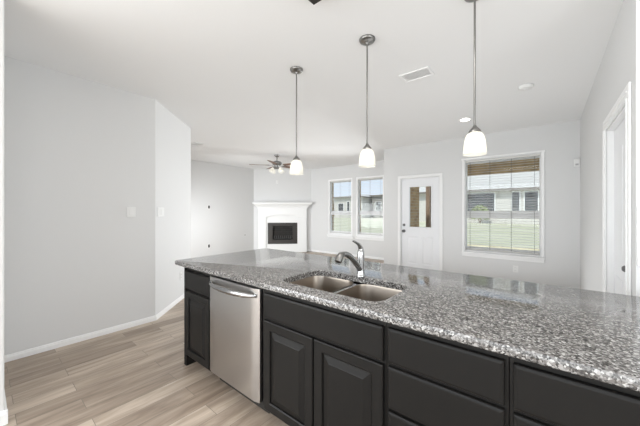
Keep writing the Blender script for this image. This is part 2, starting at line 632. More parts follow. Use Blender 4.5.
# baseboards
def baseboard(name, p, q, nrm, h=0.062, t=0.014):
    """board between plan points p and q, standing off the wall along nrm"""
    p, q, n = Vector((*p, 0)), Vector((*q, 0)), Vector((*nrm, 0)).normalized()
    prof = [(0.001, 0), (t, 0), (t, h - 0.022), (t * 0.7, h - 0.016), (t * 0.7, h - 0.007), (0.004, h), (0.001, h)]
    bm = NB()
    extrude_poly(bm, [p + n * a + Vector((0, 0, z + 0.001)) for a, z in prof], q - p)
    return struct(name, bm, 'trim')
baseboard('baseboard_left', (XL, 0.115), (XL, DIAG0[1] + 0.006), (1, 0))
baseboard('baseboard_angled', (DIAG0[0] + 0.004, DIAG0[1] - 0.002), DIAG1, (1, 1))
baseboard('baseboard_far', (XF, DIAG1[1]), (XF, 5.69), (1, 0))
baseboard('baseboard_near', (XF, DIAG1[1]), DIAG1, (0, 1))
baseboard('baseboard_chimney', (-7.46, 5.73), (-6.16, 7.03), (1, -1))
baseboard('baseboard_back', (-6.12, YB), (-2.86, YB), (0, -1))
baseboard('baseboard_return', (-2.85, YD), (-2.85, YB), (-1, 0))
baseboard('baseboard_door_left', (-2.86, YD), (-2.53, YD), (0, -1))
baseboard('baseboard_door_right', (-1.56, YD), (XR, YD), (0, -1))
baseboard('baseboard_right', (XR, 3.45), (XR, YD), (-1, 0))
baseboard('baseboard_stub', (XL + 0.015, 0.10), (-2.655, 0.10), (0, 1), h=0.09)
baseboard('baseboard_stub_end', (-2.67, -0.045), (-2.67, 0.115), (1, 0), h=0.09)
baseboard('baseboard_kitchen', (XR + 0.14, 2.35), (2.37, 2.35), (0, -1))

# ------------------------------------------------------------------ windows
def window(name, hole, y, depth, label, casing=None, sill_over=0.05, fw=0.045):
    x0, z0, x1, z1 = hole
    t = thing(name, ((x0 + x1) / 2, y, z0), label, 'window', structure=True)
    fy0, fy1 = y + 0.004, y + 0.125
    sy0 = y + 0.056
    bm = NB()
    box(bm, x0 + .001, fy0, z0 + .001, x0 + fw, fy1, z1 - .001, bev=.003)
    box(bm, x1 - fw, fy0, z0 + .001, x1 - .001, fy1, z1 - .001, bev=.003)
    box(bm, x0 + fw, fy0, z1 - fw, x1 - fw, fy1, z1 - .001, bev=.003)
    box(bm, x0 + fw, fy0, z0 + .001, x1 - fw, fy1, z0 + fw + 0.02, bev=.003)
    link('window_frame', bm, 'vinyl', t)
    zm = 1.292
    # meeting rail and the two sashes
    a, b = x0 + fw, x1 - fw
    for nm, s0, s1, dy in (('lower_sash', z0 + fw + 0.02, zm, 0.0), ('upper_sash', zm, z1 - fw, 0.028)):
        bm = NB()
        sw = 0.022 if fw > .02 else 0.012
        yy0, yy1 = sy0 + 0.006 + dy, sy0 + 0.032 + dy
        box(bm, a, yy0, s0, a + sw, yy1, s1, bev=.002)
        box(bm, b - sw, yy0, s0, b, yy1, s1, bev=.002)
        box(bm, a + sw, yy0, s0, b - sw, yy1, s0 + 0.062, bev=.002)
        box(bm, a + sw, yy0, s1 - 0.062, b - sw, yy1, s1, bev=.002)
        s = link(nm, bm, 'vinyl', t)
        link('glass_pane', B(a + sw, yy0 + .010, s0 + .062, b - sw, yy0 + .014, s1 - .062), 'glass', s)
    bm = NB()
    box(bm, x0 - sill_over, y - 0.045, z0 - 0.028, x1 + sill_over, y + 0.0, z0 + 0.0, bev=.006, seg=2)
    link('window_sill', bm, 'trim', t)
    if casing:
        bm = NB()
        cw, ct = casing
        box(bm, x0 - cw, y - 0.018, z0, x0, y - .001, z1 + .0, bev=.004)
        box(bm, x1, y - 0.018, z0, x1 + cw, y - .001, z1 + .0, bev=.004)
        box(bm, x0 - cw - .01, y - 0.022, z1, x1 + cw + .01, y - .001, z1 + ct, bev=.004)
        box(bm, x0 - cw, y - 0.016, z0 - 0.085, x1 + cw, y - .001, z0 - 0.028, bev=.004)
        link('window_casing', bm, 'trim', t)
    else:
        bm = NB()
        box(bm, x0 - 0.02, y - 0.014, z0 - 0.075, x1 + 0.02, y - .001, z0 - 0.028, bev=.004)
        link('window_apron', bm, 'trim', t)
    return t

window('window_1', W1, YB, 0.2, 'tall white sash window nearest the fireplace', sill_over=0.03)
window('window_2', W2, YB, 0.2, 'tall white sash window beside the dining wall corner', sill_over=0.03)
window('window_3', WR, YD, 0.17, 'wide cased sash window in the dining wall with open white blinds', casing=(0.045, 0.034), fw=0.010)

def blind(hole, y, label, tilt=4.0, pitch=0.044, fw=0.045):
    x0, z0, x1, z1 = hole
    x0 += fw + .004; x1 -= fw + .004; z1 -= fw; z0 += fw + .015
    yc = y + 0.026
    t = thing('window_blind', ((x0 + x1) / 2, yc, z0 + .012), label, 'blind')
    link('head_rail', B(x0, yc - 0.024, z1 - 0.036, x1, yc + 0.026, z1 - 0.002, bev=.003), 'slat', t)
    bm = NB()
    z = z1 - 0.058
    zs = []
    while z > z0 + 0.06:
        zs.append(z)
        z -= pitch
    ca, sa = cos(radians(tilt)), sin(radians(tilt))
    for z in zs:
        pts = []
        for u, c in ((-0.024, 0), (-0.012, .0022), (0, .003), (0.012, .0022), (0.024, 0)):
            pts.append((u * ca, z + u * sa + c))
        poly = [(x0 + .006, yc + a, b) for a, b in pts] + [(x0 + .006, yc + a, b - .0026) for a, b in reversed(pts)]
        extrude_poly(bm, poly, (x1 - x0 - .012, 0, 0))
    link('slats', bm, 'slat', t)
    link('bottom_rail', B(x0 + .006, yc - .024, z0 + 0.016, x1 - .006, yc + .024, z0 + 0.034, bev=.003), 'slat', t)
    n = 4 if x1 - x0 > 1 else 3
    for i in range(n):
        bm = NB()
        xx = x0 + 0.07 + (x1 - x0 - 0.14) * i / (n - 1)
        for dy in (-0.0245, 0.0245):
            tube(bm, [(xx, yc + dy, z0 + .03), (xx, yc + dy, z1 - .04)], 0.0016, 6)
        link('ladder_cord', bm, 'cord', t)
    return t
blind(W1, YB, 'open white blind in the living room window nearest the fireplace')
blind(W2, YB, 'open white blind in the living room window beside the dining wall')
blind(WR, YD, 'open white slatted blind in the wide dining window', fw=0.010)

# ------------------------------------------------------------------ doors
def panel_rings(bm, x0, z0, x1, z1, y, sgn=1):
    fs = rings_front(bm, x0, z0, x1, z1, [(0, y), (0.012, y + 0.007), (0.024, y + 0.007), (0.05, y + 0.001)])
    return fs

t = thing('door_1', (-2.05, YD, 0), 'white patio door with half glass and two lower panels', 'door', structure=True)
sx0, sx1, sz1 = -2.445, -1.655, 2.04
sy = YD + 0.035
gx0, gz0, gx1, gz1 = -2.27, 1.02, -1.82, 1.86
bm = NB()
f0, f1 = sx0, sx1
# face built from strips around the lite and the two lower panels
mid = (sx0 + sx1) / 2
pz0, pz1 = 0.24, 0.82
pl = (sx0 + 0.13, mid - 0.05)
pr = (mid + 0.05, sx1 - 0.13)
def q(bm, x0, z0, x1, z1, y):
    v = [bm.verts.new(p) for p in ((x0, y, z0), (x1, y, z0), (x1, y, z1), (x0, y, z1))]
    bm.faces.new(v)
for r in ((sx0, .01, gx0, sz1), (gx1, .01, sx1, sz1), (gx0, gz1, gx1, sz1), (gx0, pz1, gx1, gz0), (gx0, .01, gx1, pz0), (pl[1], pz0, pr[0], pz1)):
    pass
box(bm, sx0, sy, 0.012, pl[0], sy + .04, sz1)
box(bm, pr[1], sy, 0.012, sx1, sy + .04, sz1)
box(bm, pl[0], sy, 0.012, pr[1], sy + .04, pz0)
box(bm, pl[0], sy, pz1, pr[1], sy + .04, gz0)
box(bm, pl[0], sy, gz1, pr[1], sy + .04, sz1)
box(bm, pl[1], sy, pz0, pr[0], sy + .04, pz1)
box(bm, pl[0], sy, gz0, gx0, sy + .04, gz1)
box(bm, gx1, sy, gz0, pr[1], sy + .04, gz1)
for a in (pl, pr):
    panel_rings(bm, a[0], pz0, a[1], pz1, sy)
    box(bm, a[0], sy + .03, pz0, a[1], sy + .04, pz1)
slab = link('door_slab', bm, 'doorw', t)
bm = NB()
for r in ((gx0 - .03, gz0 - .03, gx0, gz1 + .03), (gx1, gz0 - .03, gx1 + .03, gz1 + .03), (gx0, gz1, gx1, gz1 + .03), (gx0, gz0 - .03, gx1, gz0)):
    box(bm, r[0], sy - .010, r[1], r[2], sy + .001, r[3], bev=.003)
link('glass_surround', bm, 'doorw', slab)
link('glass_pane', B(gx0, sy + .016, gz0, gx1, sy + .022, gz1), 'glass', slab)
for nm, z, r in (('deadbolt', 1.055, 0.028), ('door_knob', 0.925, 0.032)):
    bm = NB()
    bx = -2.39
    tube(bm, [(bx, sy - .001, z), (bx, sy - .010, z)], r, 20)
    if nm == 'deadbolt':
        tube(bm, [(bx, sy - .010, z), (bx, sy - .022, z)], 0.017, 16)
    else:
        tube(bm, [(bx, sy - .010, z), (bx, sy - .03, z), (bx, sy - .04, z), (bx, sy - .055, z), (bx, sy - .066, z)], [.012, .012, .026, .030, .018], 20)
    link(nm, bm, 'pewter', slab, smooth=True)
bm = NB()
jx0, jx1, jz = DR[0], DR[2], DR[3]
box(bm, jx0 + .001, YD, 0, sx0 - .002, YD + .16, jz - .001)
box(bm, sx1 + .002, YD, 0, jx1 - .001, YD + .16, jz - .001)
box(bm, sx0 - .002, YD, sz1 + .003, sx1 + .002, YD + .16, jz - .001)
link('door_jamb', bm, 'trim', t)
bm = NB()
box(bm, jx0 - .05, YD - .016, 0, jx0 + .008, YD - .001, jz + .0, bev=.004)
box(bm, jx1 - .008, YD - .016, 0, jx1 + .05, YD - .001, jz + .0, bev=.004)
box(bm, jx0 - .05, YD - .016, jz, jx1 + .05, YD - .001, jz + .055, bev=.004)
link('door_casing', bm, 'trim', t)
link('threshold', B(jx0 + .002, YD + .01, .001, jx1 - .002, YD + .165, .011), 'pewter', t)

t = thing('door_2', (XR + .05, (D2[0] + D2[1]) / 2, 0), 'closed white door in the cased opening of the right wall', 'door', structure=True)
bm = NB()
dx = XR + 0.042
y0, y1 = D2[0] + .018, D2[1] - .018
box(bm, dx, y0 - .003, .012, dx + .036, y1 + .003, D2[2] - .018, bev=.002)
for za, zb in ((.24, .84), (1.04, 1.84)):
    for ya, yb in ((y0 + .10, (y0 + y1) / 2 - .05), ((y0 + y1) / 2 + .05, y1 - .10)):
        box(bm, dx - .003, ya, za, dx + .002, yb, zb, bev=.0025)
slab = link('door_slab', bm, 'doorw', t)
bm = NB()
ky, kz = y0 + .06, 0.985
tube(bm, [(dx, ky, kz), (dx - .008, ky, kz)], .032, 20)
tube(bm, [(dx - .008, ky, kz), (dx - .026, ky, kz), (dx - .034, ky, kz), (dx - .05, ky, kz), (dx - .06, ky, kz)], [.010, .010, .018, .021, .012], 20)
link('door_knob', bm, 'pewter', slab, smooth=True)
bm = NB()
box(bm, XR, D2[0] + .001, 0, XR + .128, D2[0] + .016, D2[2] - .001)
box(bm, XR, D2[1] - .016, 0, XR + .128, D2[1] - .001, D2[2] - .001)
box(bm, XR, D2[0] + .016, D2[2] - .017, XR + .128, D2[1] - .016, D2[2] - .001)
link('door_jamb', bm, 'trim', t)
bm = NB()
for tt, ww, in_ in ((.014, .085, .0), (.020, .045, .040)):
    box(bm, XR - tt, D2[0] - ww, 0, XR - .001, D2[0] - in_ + .006, D2[2], bev=.003)
    box(bm, XR - tt, D2[1] + in_ - .006, 0, XR - .001, D2[1] + ww, D2[2], bev=.003)
    box(bm, XR - tt, D2[0] - ww, D2[2] + in_ - .006, XR - .001, D2[1] + ww, D2[2] + ww, bev=.003)
link('door_casing', bm, 'trim', t)

# ------------------------------------------------------------------ fireplace
A45 = radians(45)
FC = ((XF - 6.14) / 2, (5.71 + YB) / 2, 0)
t = thing('fireplace', FC, 'white mantel fireplace with black firebox in the living room corner', 'fireplace', local=True, rz=A45)
yf = -0.12                                    # front of the pilasters
for s in (-1, 1):
    bm = NB()
    xa, xb = sorted((s * 0.535, s * 0.785))
    box(bm, xa, yf, 0.0, xb, -.001, 1.44)
    box(bm, xa - .012, yf - .018, 0.0, xb + .012, -.001, 0.14, bev=.004)
    box(bm, xa - .010, yf - .014, 1.135, xb + .010, -.001, 1.165, bev=.004)
    link('pilaster', bm, 'stone', t)
bm = NB()
n = 16
pts = [(-0.535, yf, 1.44), (0.535, yf, 1.44)]
for i in range(n + 1):
    x = 0.535 - 1.07 * i / n
    pts.append((x, yf, 1.165 + 0.08 * (1 - (x / 0.535) ** 2)))
extrude_poly(bm, pts, (0, 0.119, 0))
link('frieze', bm, 'stone', t)
bm = NB()                                     # arched bead under the frieze
tube(bm, [(x, yf - .004, 1.16 + 0.08 * (1 - (x / 0.535) ** 2)) for x in [-.535 + 1.07 * i / 20 for i in range(21)]], 0.011, 8)
link('arch_bead', bm, 'stone', t, smooth=True)
bm = NB()
yi = yf + 0.035
box(bm, -.534, yi, .0, -.485, -.001, 1.25)
box(bm, .485, yi, .0, .534, -.001, 1.25)
box(bm, -.485, yi, .97, .485, -.001, 1.25)
box(bm, -.485, yi, .0, .485, -.001, .27)
link('surround', bm, 'stone', t)
bm = NB()
prof = [(-.0, 1.44), (yf - .012, 1.44), (yf - .012, 1.475), (yf - .03, 1.485), (yf - .04, 1.515), (yf - .07, 1.55), (yf - .105, 1.575), (yf - .105, 1.585), (yf - .135, 1.590), (yf - .135, 1.635), (-.0, 1.635)]
# mitred crown: width grows with projection
def crown(bm, prof, half):
    L, R = [], []
    for y, z in prof:
        p = max(0, -y + yf)
        wdt = half + p * 1.2
        L.append(bm.verts.new((-wdt, y if y else -.001, z)))
        R.append(bm.verts.new((wdt, y if y else -.001, z)))
    fs = []
    n = len(prof)
    for i in range(n):
        j = (i + 1) % n
        fs.append(bm.faces.new((L[i], L[j], R[j], R[i])))
    fs.append(bm.faces.new(L[::-1]))
    fs.append(bm.faces.new(R))
    bmesh.ops.recalc_face_normals(bm, faces=fs)
crown(bm, prof, 0.80)
link('mantel_shelf', bm, 'stone', t)
# firebox: metal face, brick interior, grate
bm = NB()
ox0, ox1, oz0, oz1 = -.325, .325, .41, .865
yb = yi - .012
for r in ((-.483, .272, ox0, .968), (ox1, .272, .483, .968), (ox0, oz1, ox1, .968), (ox0, .272, ox1, oz0)):
    box(bm, r[0], yb, r[1], r[2], -.004, r[3], bev=.003)
for r in ((ox0 - .03, oz0 - .02, ox0, oz1 + .02), (ox1, oz0 - .02, ox1 + .03, oz1 + .02), (ox0, oz1, ox1, oz1 + .02), (ox0, oz0 - .02, ox1, oz0)):
    box(bm, r[0], yb - .008, r[1], r[2], yb + .002, r[3], bev=.002)
fb = link('firebox', bm, 'fbmetal', t)
bm = NB()
box(bm, ox0, -.012, oz0, ox1, -.005, oz1)
link('fire_brick_lining', bm, 'firebrick', fb)
bm = NB()
for i in range(9):
    xx = ox0 + .06 + (ox1 - ox0 - .12) * i / 8
    tube(bm, [(xx, -.03, oz0 + .04), (xx, -.06, oz0 + .05), (xx, -.068, oz0 + .13)], .006, 6)
tube(bm, [(ox0 + .04, -.05, oz0 + .045), (ox1 - .04, -.05, oz0 + .045)], .007, 6)
link('grate', bm, 'pewter', fb)

def plate(name, label, cat, P, face, w=.072, h=.115, kind='outlet', m='plate'):
    """cover plate on a wall: face = outward plan normal"""
    n = Vector((*face, 0)).normalized()
    rz = math.atan2(n.y, n.x) + pi / 2
    t = thing(name, P, label, cat, local=True, rz=rz)
    link('cover_plate', B(-w / 2, -.008, -h / 2, w / 2, -.001, h / 2, bev=.003), m, t)
    if kind == 'outlet':
        for dz in (-.022, .022):
            s = link('socket', B(-.017, -.011, dz - .015, .017, -.0078, dz + .015, bev=.002), m, t)
            bm = NB()
            box(bm, -.009, -.0125, dz - .006, -.006, -.0105, dz + .007)
            box(bm, .006, -.0125, dz - .005, .009, -.0105, dz + .006)
            link('slot', bm, 'grey_plastic', s)
    elif kind == 'switch':
        k = max(1, round(w / .07))
        for i in range(k):
            xx = (i - (k - 1) / 2) * .046
            link('rocker', B(xx - .017, -.012, -.033, xx + .017, -.0078, .033, bev=.002), m, t)
    elif kind == 'hole':
        link('opening', B(-w * .30, -.0095, -h * .34, w * .30, -.0078, h * .34), 'black', t)
    elif kind == 'valve':
        bm = NB()
        tube(bm, [(0, -.008, 0), (0, -.014, 0)], .018, 14)
        link('valve_socket', bm, 'pewter', t)
    return t
plate('light_switch', 'white light switch on the grey wall left of the angled wall', 'light switch', (XL, 1.118, 1.343), (1, 0), w=.09, h=.118, kind='switch')
plate('light_switch', 'wide white light switch on the bright angled wall beside its corner', 'light switch', (-3.858, 1.476, 1.342), (1, 1), w=.17, h=.118, kind='switch')
plate('wall_outlet', 'white outlet low on the angled wall by the end of the island', 'outlet', (-4.318, 1.936, .368), (1, 1))
plate('wall_outlet', 'white outlet under the wide dining window', 'outlet', (-.415, YD, .369), (0, -1))
plate('wall_outlet', 'upper dark open box in the far living room wall', 'outlet', (XF, 4.141, 1.469), (1, 0), w=.085, h=.125, kind='hole')
plate('wall_outlet', 'lower dark open box in the far living room wall', 'outlet', (XF, 4.141, .356), (1, 0), w=.085, h=.125, kind='hole')
plate('gas_valve', 'small grey round valve plate beside the fireplace', 'valve', (XF, 5.362, .589), (1, 0), w=.07, h=.07, kind='valve', m='plate')
nrm = Vector((1, -1, 0)).normalized()
plate('wall_outlet', 'small white outlet above the fireplace mantel', 'outlet', (-6.944, 6.246, 2.318), (1, -1))
t = thing('motion_sensor', (.352, YD, 2.085), 'small white alarm sensor high in the right wall corner', 'sensor', local=True)
link('sensor_body', B(-.034, -.045, -.06, .034, -.001, .06, bev=.010, seg=2), 'plate', t)
link('lens', B(-.018, -.049, -.040, .018, -.044, -.012, bev=.002), 'lens_grey', t)
# slatted grille on the end of the right wall
t = thing('wall_vent', (.454, 2.35, 1.05), 'white slatted grille on the wall end at the right edge', 'vent', local=True)
bm = NB()
for a in ((-.060, 0, -.048, .33), (.052, 0, .064, .33), (-.048, 0, .052, .012), (-.048, .318, .052, .33)):
    box(bm, a[0], -.014, a[1], a[2], -.001, a[3], bev=.002)
link('grille_frame', bm, 'vinyl', t)
link('backing', B(-.05, -.0028, .01, .054, -.001, .32), 'grey_plastic', t)
bm = NB()
for i in range(14):
    z = .022 + i * .0215
    box(bm, -.047, -.012, z, .051, -.003, z + .009)
link('slats', bm, 'vinyl', t)

# ------------------------------------------------------------------ ceiling fixtures
def ceil_vent(P, sx_, sy_, label, m='trim'):
    t = thing('ceiling_vent', (P[0], P[1], H), label, 'vent', local=True)
    a, b = sx_ / 2, sy_ / 2
    bm = NB()
    for r in ((-a, -b, a, -b + .025), (-a, b - .025, a, b), (-a, -b + .025, -a + .025, b - .025), (a - .025, -b + .025, a, b - .025)):
        box(bm, r[0], r[1], -.012, r[2], r[3], -.001, bev=.003)
    link('vent_frame', bm, m, t)
    bm = NB()
    n = 12
    for i in range(n):
        yy = -b + .03 + (sy_ - .06) * i / (n - 1)
        p = [(-a + .025, yy - .009, -.0085), (-a + .025, yy + .009, -.0045), (-a + .025, yy + .009, -.0055), (-a + .025, yy - .009, -.0095)]
        extrude_poly(bm, p, (sx_ - .05, 0, 0))
    link('louvers', bm, m, t)
    bm = NB()
    box(bm, -a + .02, -b + .02, -.0025, a - .02, b - .02, -.001)
    link('backing', bm, 'ductgrey', t)
    return t
ceil_vent((-1.027, 2.81), .30, .20, 'white louvered ceiling vent between the middle and right pendants')
ceil_vent((-5.62, 2.84), .30, .16, 'white ceiling vent just past the angled wall top')
t = thing('smoke_detector', (-.181, 3.838, H), 'round white smoke detector on the ceiling near the right wall', 'smoke detector', local=True)
bm = NB()
lathe(bm, [(.070, -.001), (.070, -.012), (.062, -.030), (.052, -.034)], cap0=True, cap1=True)
link('housing', bm, 'plate', t, smooth=True)
bm = NB()
lathe(bm, [(.022, -.0335), (.022, -.038), (.018, -.040)], cap1=True)
link('test_button', bm, 'trim', t, smooth=True)
t = thing('recessed_light', (-.963, 4.658, H), 'round glowing recessed ceiling light near the dining window', 'ceiling light', local=True)
bm = NB()
lathe(bm, [(.062, -.006), (.085, -.008), (.092, -.004), (.092, -.001), (.062, -.001), (.062, -.006)])
link('trim_ring', bm, 'trim', t, smooth=True)
bm = NB()
lathe(bm, [(.0615, -.004), (.0, -.004)], seg=32)
link('lens', bm, 'downlight', t)

t = thing('ceiling_light', (-.560, 1.115, H), 'dark framed box ceiling light over the kitchen', 'ceiling light', local=True)
a, b, hh = .617, .262, .05
bm = NB()
fr = .07
for r in ((-a, -b, a, -b + fr), (-a, b - fr, a, b), (-a, -b + fr, -a + fr, b - fr), (a - fr, -b + fr, a, b - fr)):
    box(bm, r[0], r[1], -hh, r[2], r[3], -.001, bev=.004)
link('light_frame', bm, 'bronze', t)
link('diffuser', B(-a + fr, -b + fr, -hh + .006, a - fr, b - fr, -hh + .014), 'fluoro', t)

def pendant(P, label, first=None):
    if first is not None:
        c = copy_tree(first)
        c.location = P
        c['label'] = label
        return c
    t = thing('pendant_light', P, label, 'pendant light', 'pendant lights over the island', local=True)
    bm = NB()
    lathe(bm, [(.064, -.001), (.064, -.010), (.058, -.020), (.040, -.027), (.014, -.030), (.010, -.045)], cap0=True, cap1=True)
    link('canopy', bm, 'nickel', t, smooth=True)
    bm = NB()
    zb = 1.714 - H                      # shade rim
    tube(bm, [(0, 0, -.04), (0, 0, zb + .18)], .0065, 12)
    link('rod', bm, 'nickel', t, smooth=True)
    bm = NB()
    lathe(bm, [(.008, zb + .186), (.013, zb + .176), (.020, zb + .168), (.034, zb + .150), (.036, zb + .139), (.030, zb + .136)], cap0=True, cap1=True)
    link('socket_cap', bm, 'nickel', t, smooth=True)
    bm = NB()
    lathe(bm, [(.030, zb + .140), (.044, zb + .131), (.053, zb + .112), (.060, zb + .084), (.0645, zb + .050), (.067, zb + .015), (.068, zb),
               (.0645, zb), (.0635, zb + .015), (.061, zb + .050), (.0565, zb + .084), (.0495, zb + .110), (.040, zb + .128), (.028, zb + .135)], seg=40)
    link('lamp_shade', bm, 'shade', t, smooth=True)
    bm = NB()
    lathe(bm, [(.002, zb + .022), (.016, zb + .026), (.026, zb + .044), (.027, zb + .062), (.020, zb + .086), (.013, zb + .105), (.012, zb + .14)], seg=20, cap0=True, cap1=True)
    link('bulb', bm, 'bulb', t, smooth=True)
    return t
p0 = pendant((-1.902, 1.965, H), 'pendant light farthest down the island, near the fireplace')
pendant((-1.125, 1.98, H), 'middle pendant light over the island sink', p0)
pendant((-.356, 1.992, H), 'pendant light in front of the wide dining window', p0)

# ceiling fan
FX, FY = -5.177, 4.657
t = thing('ceiling_fan', (FX, FY, H), 'five blade ceiling fan with glowing lights in the living room', 'ceiling fan', local=True)
bm = NB()
lathe(bm, [(.068, -.001), (.066, -.02), (.045, -.05), (.018, -.06)], cap0=True, cap1=True)
link('canopy', bm, 'nickel', t, smooth=True)
bm = NB()
tube(bm, [(0, 0, -.05), (0, 0, -.17)], .012, 12)
link('downrod', bm, 'nickel', t, smooth=True)
bm = NB()
lathe(bm, [(.02, -.145), (.05, -.155), (.10, -.17), (.118, -.195), (.118, -.225), (.10, -.25), (.06, -.265), (.05, -.30), (.07, -.315), (.07, -.335), (.04, -.35)], cap0=True, cap1=True)
link('motor_housing', bm, 'nickel', t, smooth=True)
for k in range(5):
    ang = YAW + radians(120 + 72 * k)
    rot = Matrix.Rotation(ang, 4, 'Z')
    bm = NB()
    pts = [(.19, -.052), (.40, -.062), (.60, -.066), (.655, -.055), (.67, -.02), (.67, .02), (.655, .055), (.60, .066), (.40, .062), (.19, .052)]
    tilt = radians(-12)
    lo = [(x, y * cos(tilt), -.262 + y * sin(tilt)) for x, y in pts]
    extrude_poly(bm, lo, (0, 0, .007))
    bmesh.ops.transform(bm, matrix=rot, verts=bm.verts)
    bl = link('blade', bm, 'wood_blade', t)
    bm = NB()
    extrude_poly(bm, [(.09, -.02, -.262), (.14, -.012, -.268), (.20, -.035, -.268), (.26, -.02, -.268), (.28, 0, -.268), (.26, .02, -.268), (.20, .035, -.268), (.14, .012, -.268), (.09, .02, -.262)], (0, 0, .005))
    bmesh.ops.transform(bm, matrix=rot, verts=bm.verts)
    link('blade_iron', bm, 'nickel', bl)
for k in range(4):
    ang = YAW + radians(45 + 90 * k)
    rot = Matrix.Translation((cos(ang) * .120, sin(ang) * .120, -.335)) @ Matrix.Rotation(ang, 4, 'Z') @ Matrix.Rotation(radians(-28), 4, 'Y')
    bm = NB()
    lathe(bm, [(.022, .0), (.030, -.015), (.048, -.05), (.058, -.085), (.064, -.11), (.061, -.11), (.055, -.085), (.045, -.05), (.028, -.016)], seg=24)
    bmesh.ops.transform(bm, matrix=rot, verts=bm.verts)
    ls = link('lamp_shade', bm, 'shade', t, smooth=True)
    bm = NB()
    tube(bm, [(cos(ang) * .05, sin(ang) * .05, -.325), (cos(ang) * .09, sin(ang) * .09, -.315), (cos(ang) * .122, sin(ang) * .122, -.338)], [.010, .010, .024], 10)
    link('lamp_arm', bm, 'nickel', ls, smooth=True)
    bm = NB()
    lathe(bm, [(.012, -.01), (.022, -.04), (.024, -.06), (.012, -.082), (.002, -.085)], seg=14, cap0=True, cap1=True)
    bmesh.ops.transform(bm, matrix=rot, verts=bm.verts)
    link('bulb', bm, 'fanbulb', ls, smooth=True)
bm = NB()
tube(bm, [(.03, 0, -.35), (.03, 0, -.48)], .0018, 6)
link('pull_chain', bm, 'nickel', t)

# ------------------------------------------------------------------ island
YF = 1.14                    # door fronts
YFR = 1.160                  # face frame
YBK = 1.745                  # cabinet backs
TOP = .876

def slab_front(x0, z0, x1, z1):
    bm = NB()
    rings_front(bm, x0, z0, x1, z1, [(0, YFR - .001), (0, YF + .006), (.002, YF + .003), (.006, YF + .0012), (.012, YF)], close_back=True)
    return bm

def cab_door(x0, z0, x1, z1, parent):
    bm = NB()
    st = .058
    fs = rings_front(bm, x0, z0, x1, z1, [(0, YFR - .001), (0, YF + .005), (.002, YF + .002), (.006, YF), (st - .006, YF), (st, YF + .004), (st + .001, YF + .009)], cap=False)
    bm.faces.new([v for v in bm.verts[:4]][::-1])
    d = link('door', bm, 'cab', parent)
    bm = NB()
    rings_front(bm, x0 + st, z0 + st, x1 - st, z1 - st, [(0, YF + .010), (.004, YF + .010), (.010, YF + .009), (.040, YF + .0015), (.043, YF)], close_back=True)
    link('raised_panel', bm, 'cab', d)
    return d

def cabinet_body(x0, x1, openings, left_panel=False, right_panel=False):
    """box with a face frame and recessed toe board"""
    bm = NB()
    box(bm, x0, YFR + .018, .102, x1, YBK, TOP)
    box(bm, x0, YFR, .102, x1, YFR + .018, TOP, bev=.0015)
    box(bm, x0 + (.03 if left_panel else 0), YFR + .075, .0, x1 - (.03 if right_panel else 0), YBK, .102)
    if left_panel:
        box(bm, x0, YF + .006, .0, x0 + .03, YFR + .10, .102)
        box(bm, x0 - .012, YF + .004, .0, x0 + .0, YBK + .02, TOP, bev=.002)
    return bm

t = thing('base_cabinet', (-2.27, 1.45, 0), 'narrow dark base cabinet at the left end of the island', 'cabinet')
link('cabinet_body', cabinet_body(-2.472, -2.048, 0, left_panel=True), 'cabbody', t)
link('drawer', slab_front(-2.462, .678, -2.066, .832), 'cab', t)
cab_door(-2.462, .100, -2.066, .658, t)

t = thing('base_cabinet', (-.99, 1.45, 0), 'dark sink cabinet with two raised panel doors', 'cabinet')
bm = NB()
xa, xb = -1.424, -.5585
box(bm, xa, YFR, .102, xb, YFR + .018, TOP, bev=.0015)
box(bm, xa, YFR + .018, .102, xa + .018, YBK, TOP)
box(bm, xb - .018, YFR + .018, .102, xb, YBK, TOP)
box(bm, xa + .018, YBK - .012, .102, xb - .018, YBK, TOP)
box(bm, xa + .018, YFR + .018, .102, xb - .018, YBK - .012, .12)
box(bm, xa, YFR + .075, 0, xb, YBK, .102)
link('cabinet_body', bm, 'cabbody', t)
link('false_drawer_front', slab_front(-1.394, .680, -.570, .836), 'cab', t)
cab_door(-1.394, .100, -.986, .664, t)
cab_door(-.977, .100, -.570, .664, t)

for x0, x1, lab in ((-.5575, -.1015, 'dark drawer cabinet just right of the sink cabinet'), (-.1005, .3605, 'dark drawer cabinet at the bottom right, second right of the sink')):
    t = thing('base_cabinet', ((x0 + x1) / 2, 1.45, 0), lab, 'cabinet')
    link('cabinet_body', cabinet_body(x0, x1, 0), 'cabbody', t)
    a, b = x0 + .012, x1 - .012
    for z0, z1 in ((.684, .838), (.485, .668), (.292, .470), (.100, .277)):
        link('drawer', slab_front(a, z0, b, z1), 'cab', t)
t = thing('base_cabinet', (.66, 1.45, 0), 'dark cabinet run past the right edge of view', 'cabinet')
link('cabinet_body', cabinet_body(.3615, .96, 0), 'cabbody', t)
link('drawer', slab_front(.374, .684, .948, .838), 'cab', t)
cab_door(.374, .100, .948, .668, t)

t = thing('dishwasher', (-1.736, 1.45, 0), 'stainless steel dishwasher built into the island', 'dishwasher')
x0, x1 = -2.042, -1.431
bm = NB()
box(bm, x0 + .006, YFR + .012, .10, x1 - .006, YBK - .01, .868)
box(bm, x0 + .02, YFR + .09, .0, x1 - .02, YBK - .01, .10)
link('tub_housing', bm, 'black', t)
bm = NB()
n = 14
pts = []
for i in range(n + 1):
    x = x0 + (x1 - x0) * i / n
    u = 2 * i / n - 1
    e = .012 * max(0, (abs(u) - .86) / .14) ** 2
    pts.append((x, YF - .012 + e))
prism(bm, pts + [(x1, YFR + .010), (x0, YFR + .010)], .118, .850)
dd = link('door', bm, 'steel', t, smooth=20)
bm = NB()
hz = .806
hp = bez((x0 + .030, YF - .014, hz), (x0 + .10, YF - .085, hz - .004), (x1 - .10, YF - .085, hz - .004), (x1 - .030, YF - .014, hz), 24)
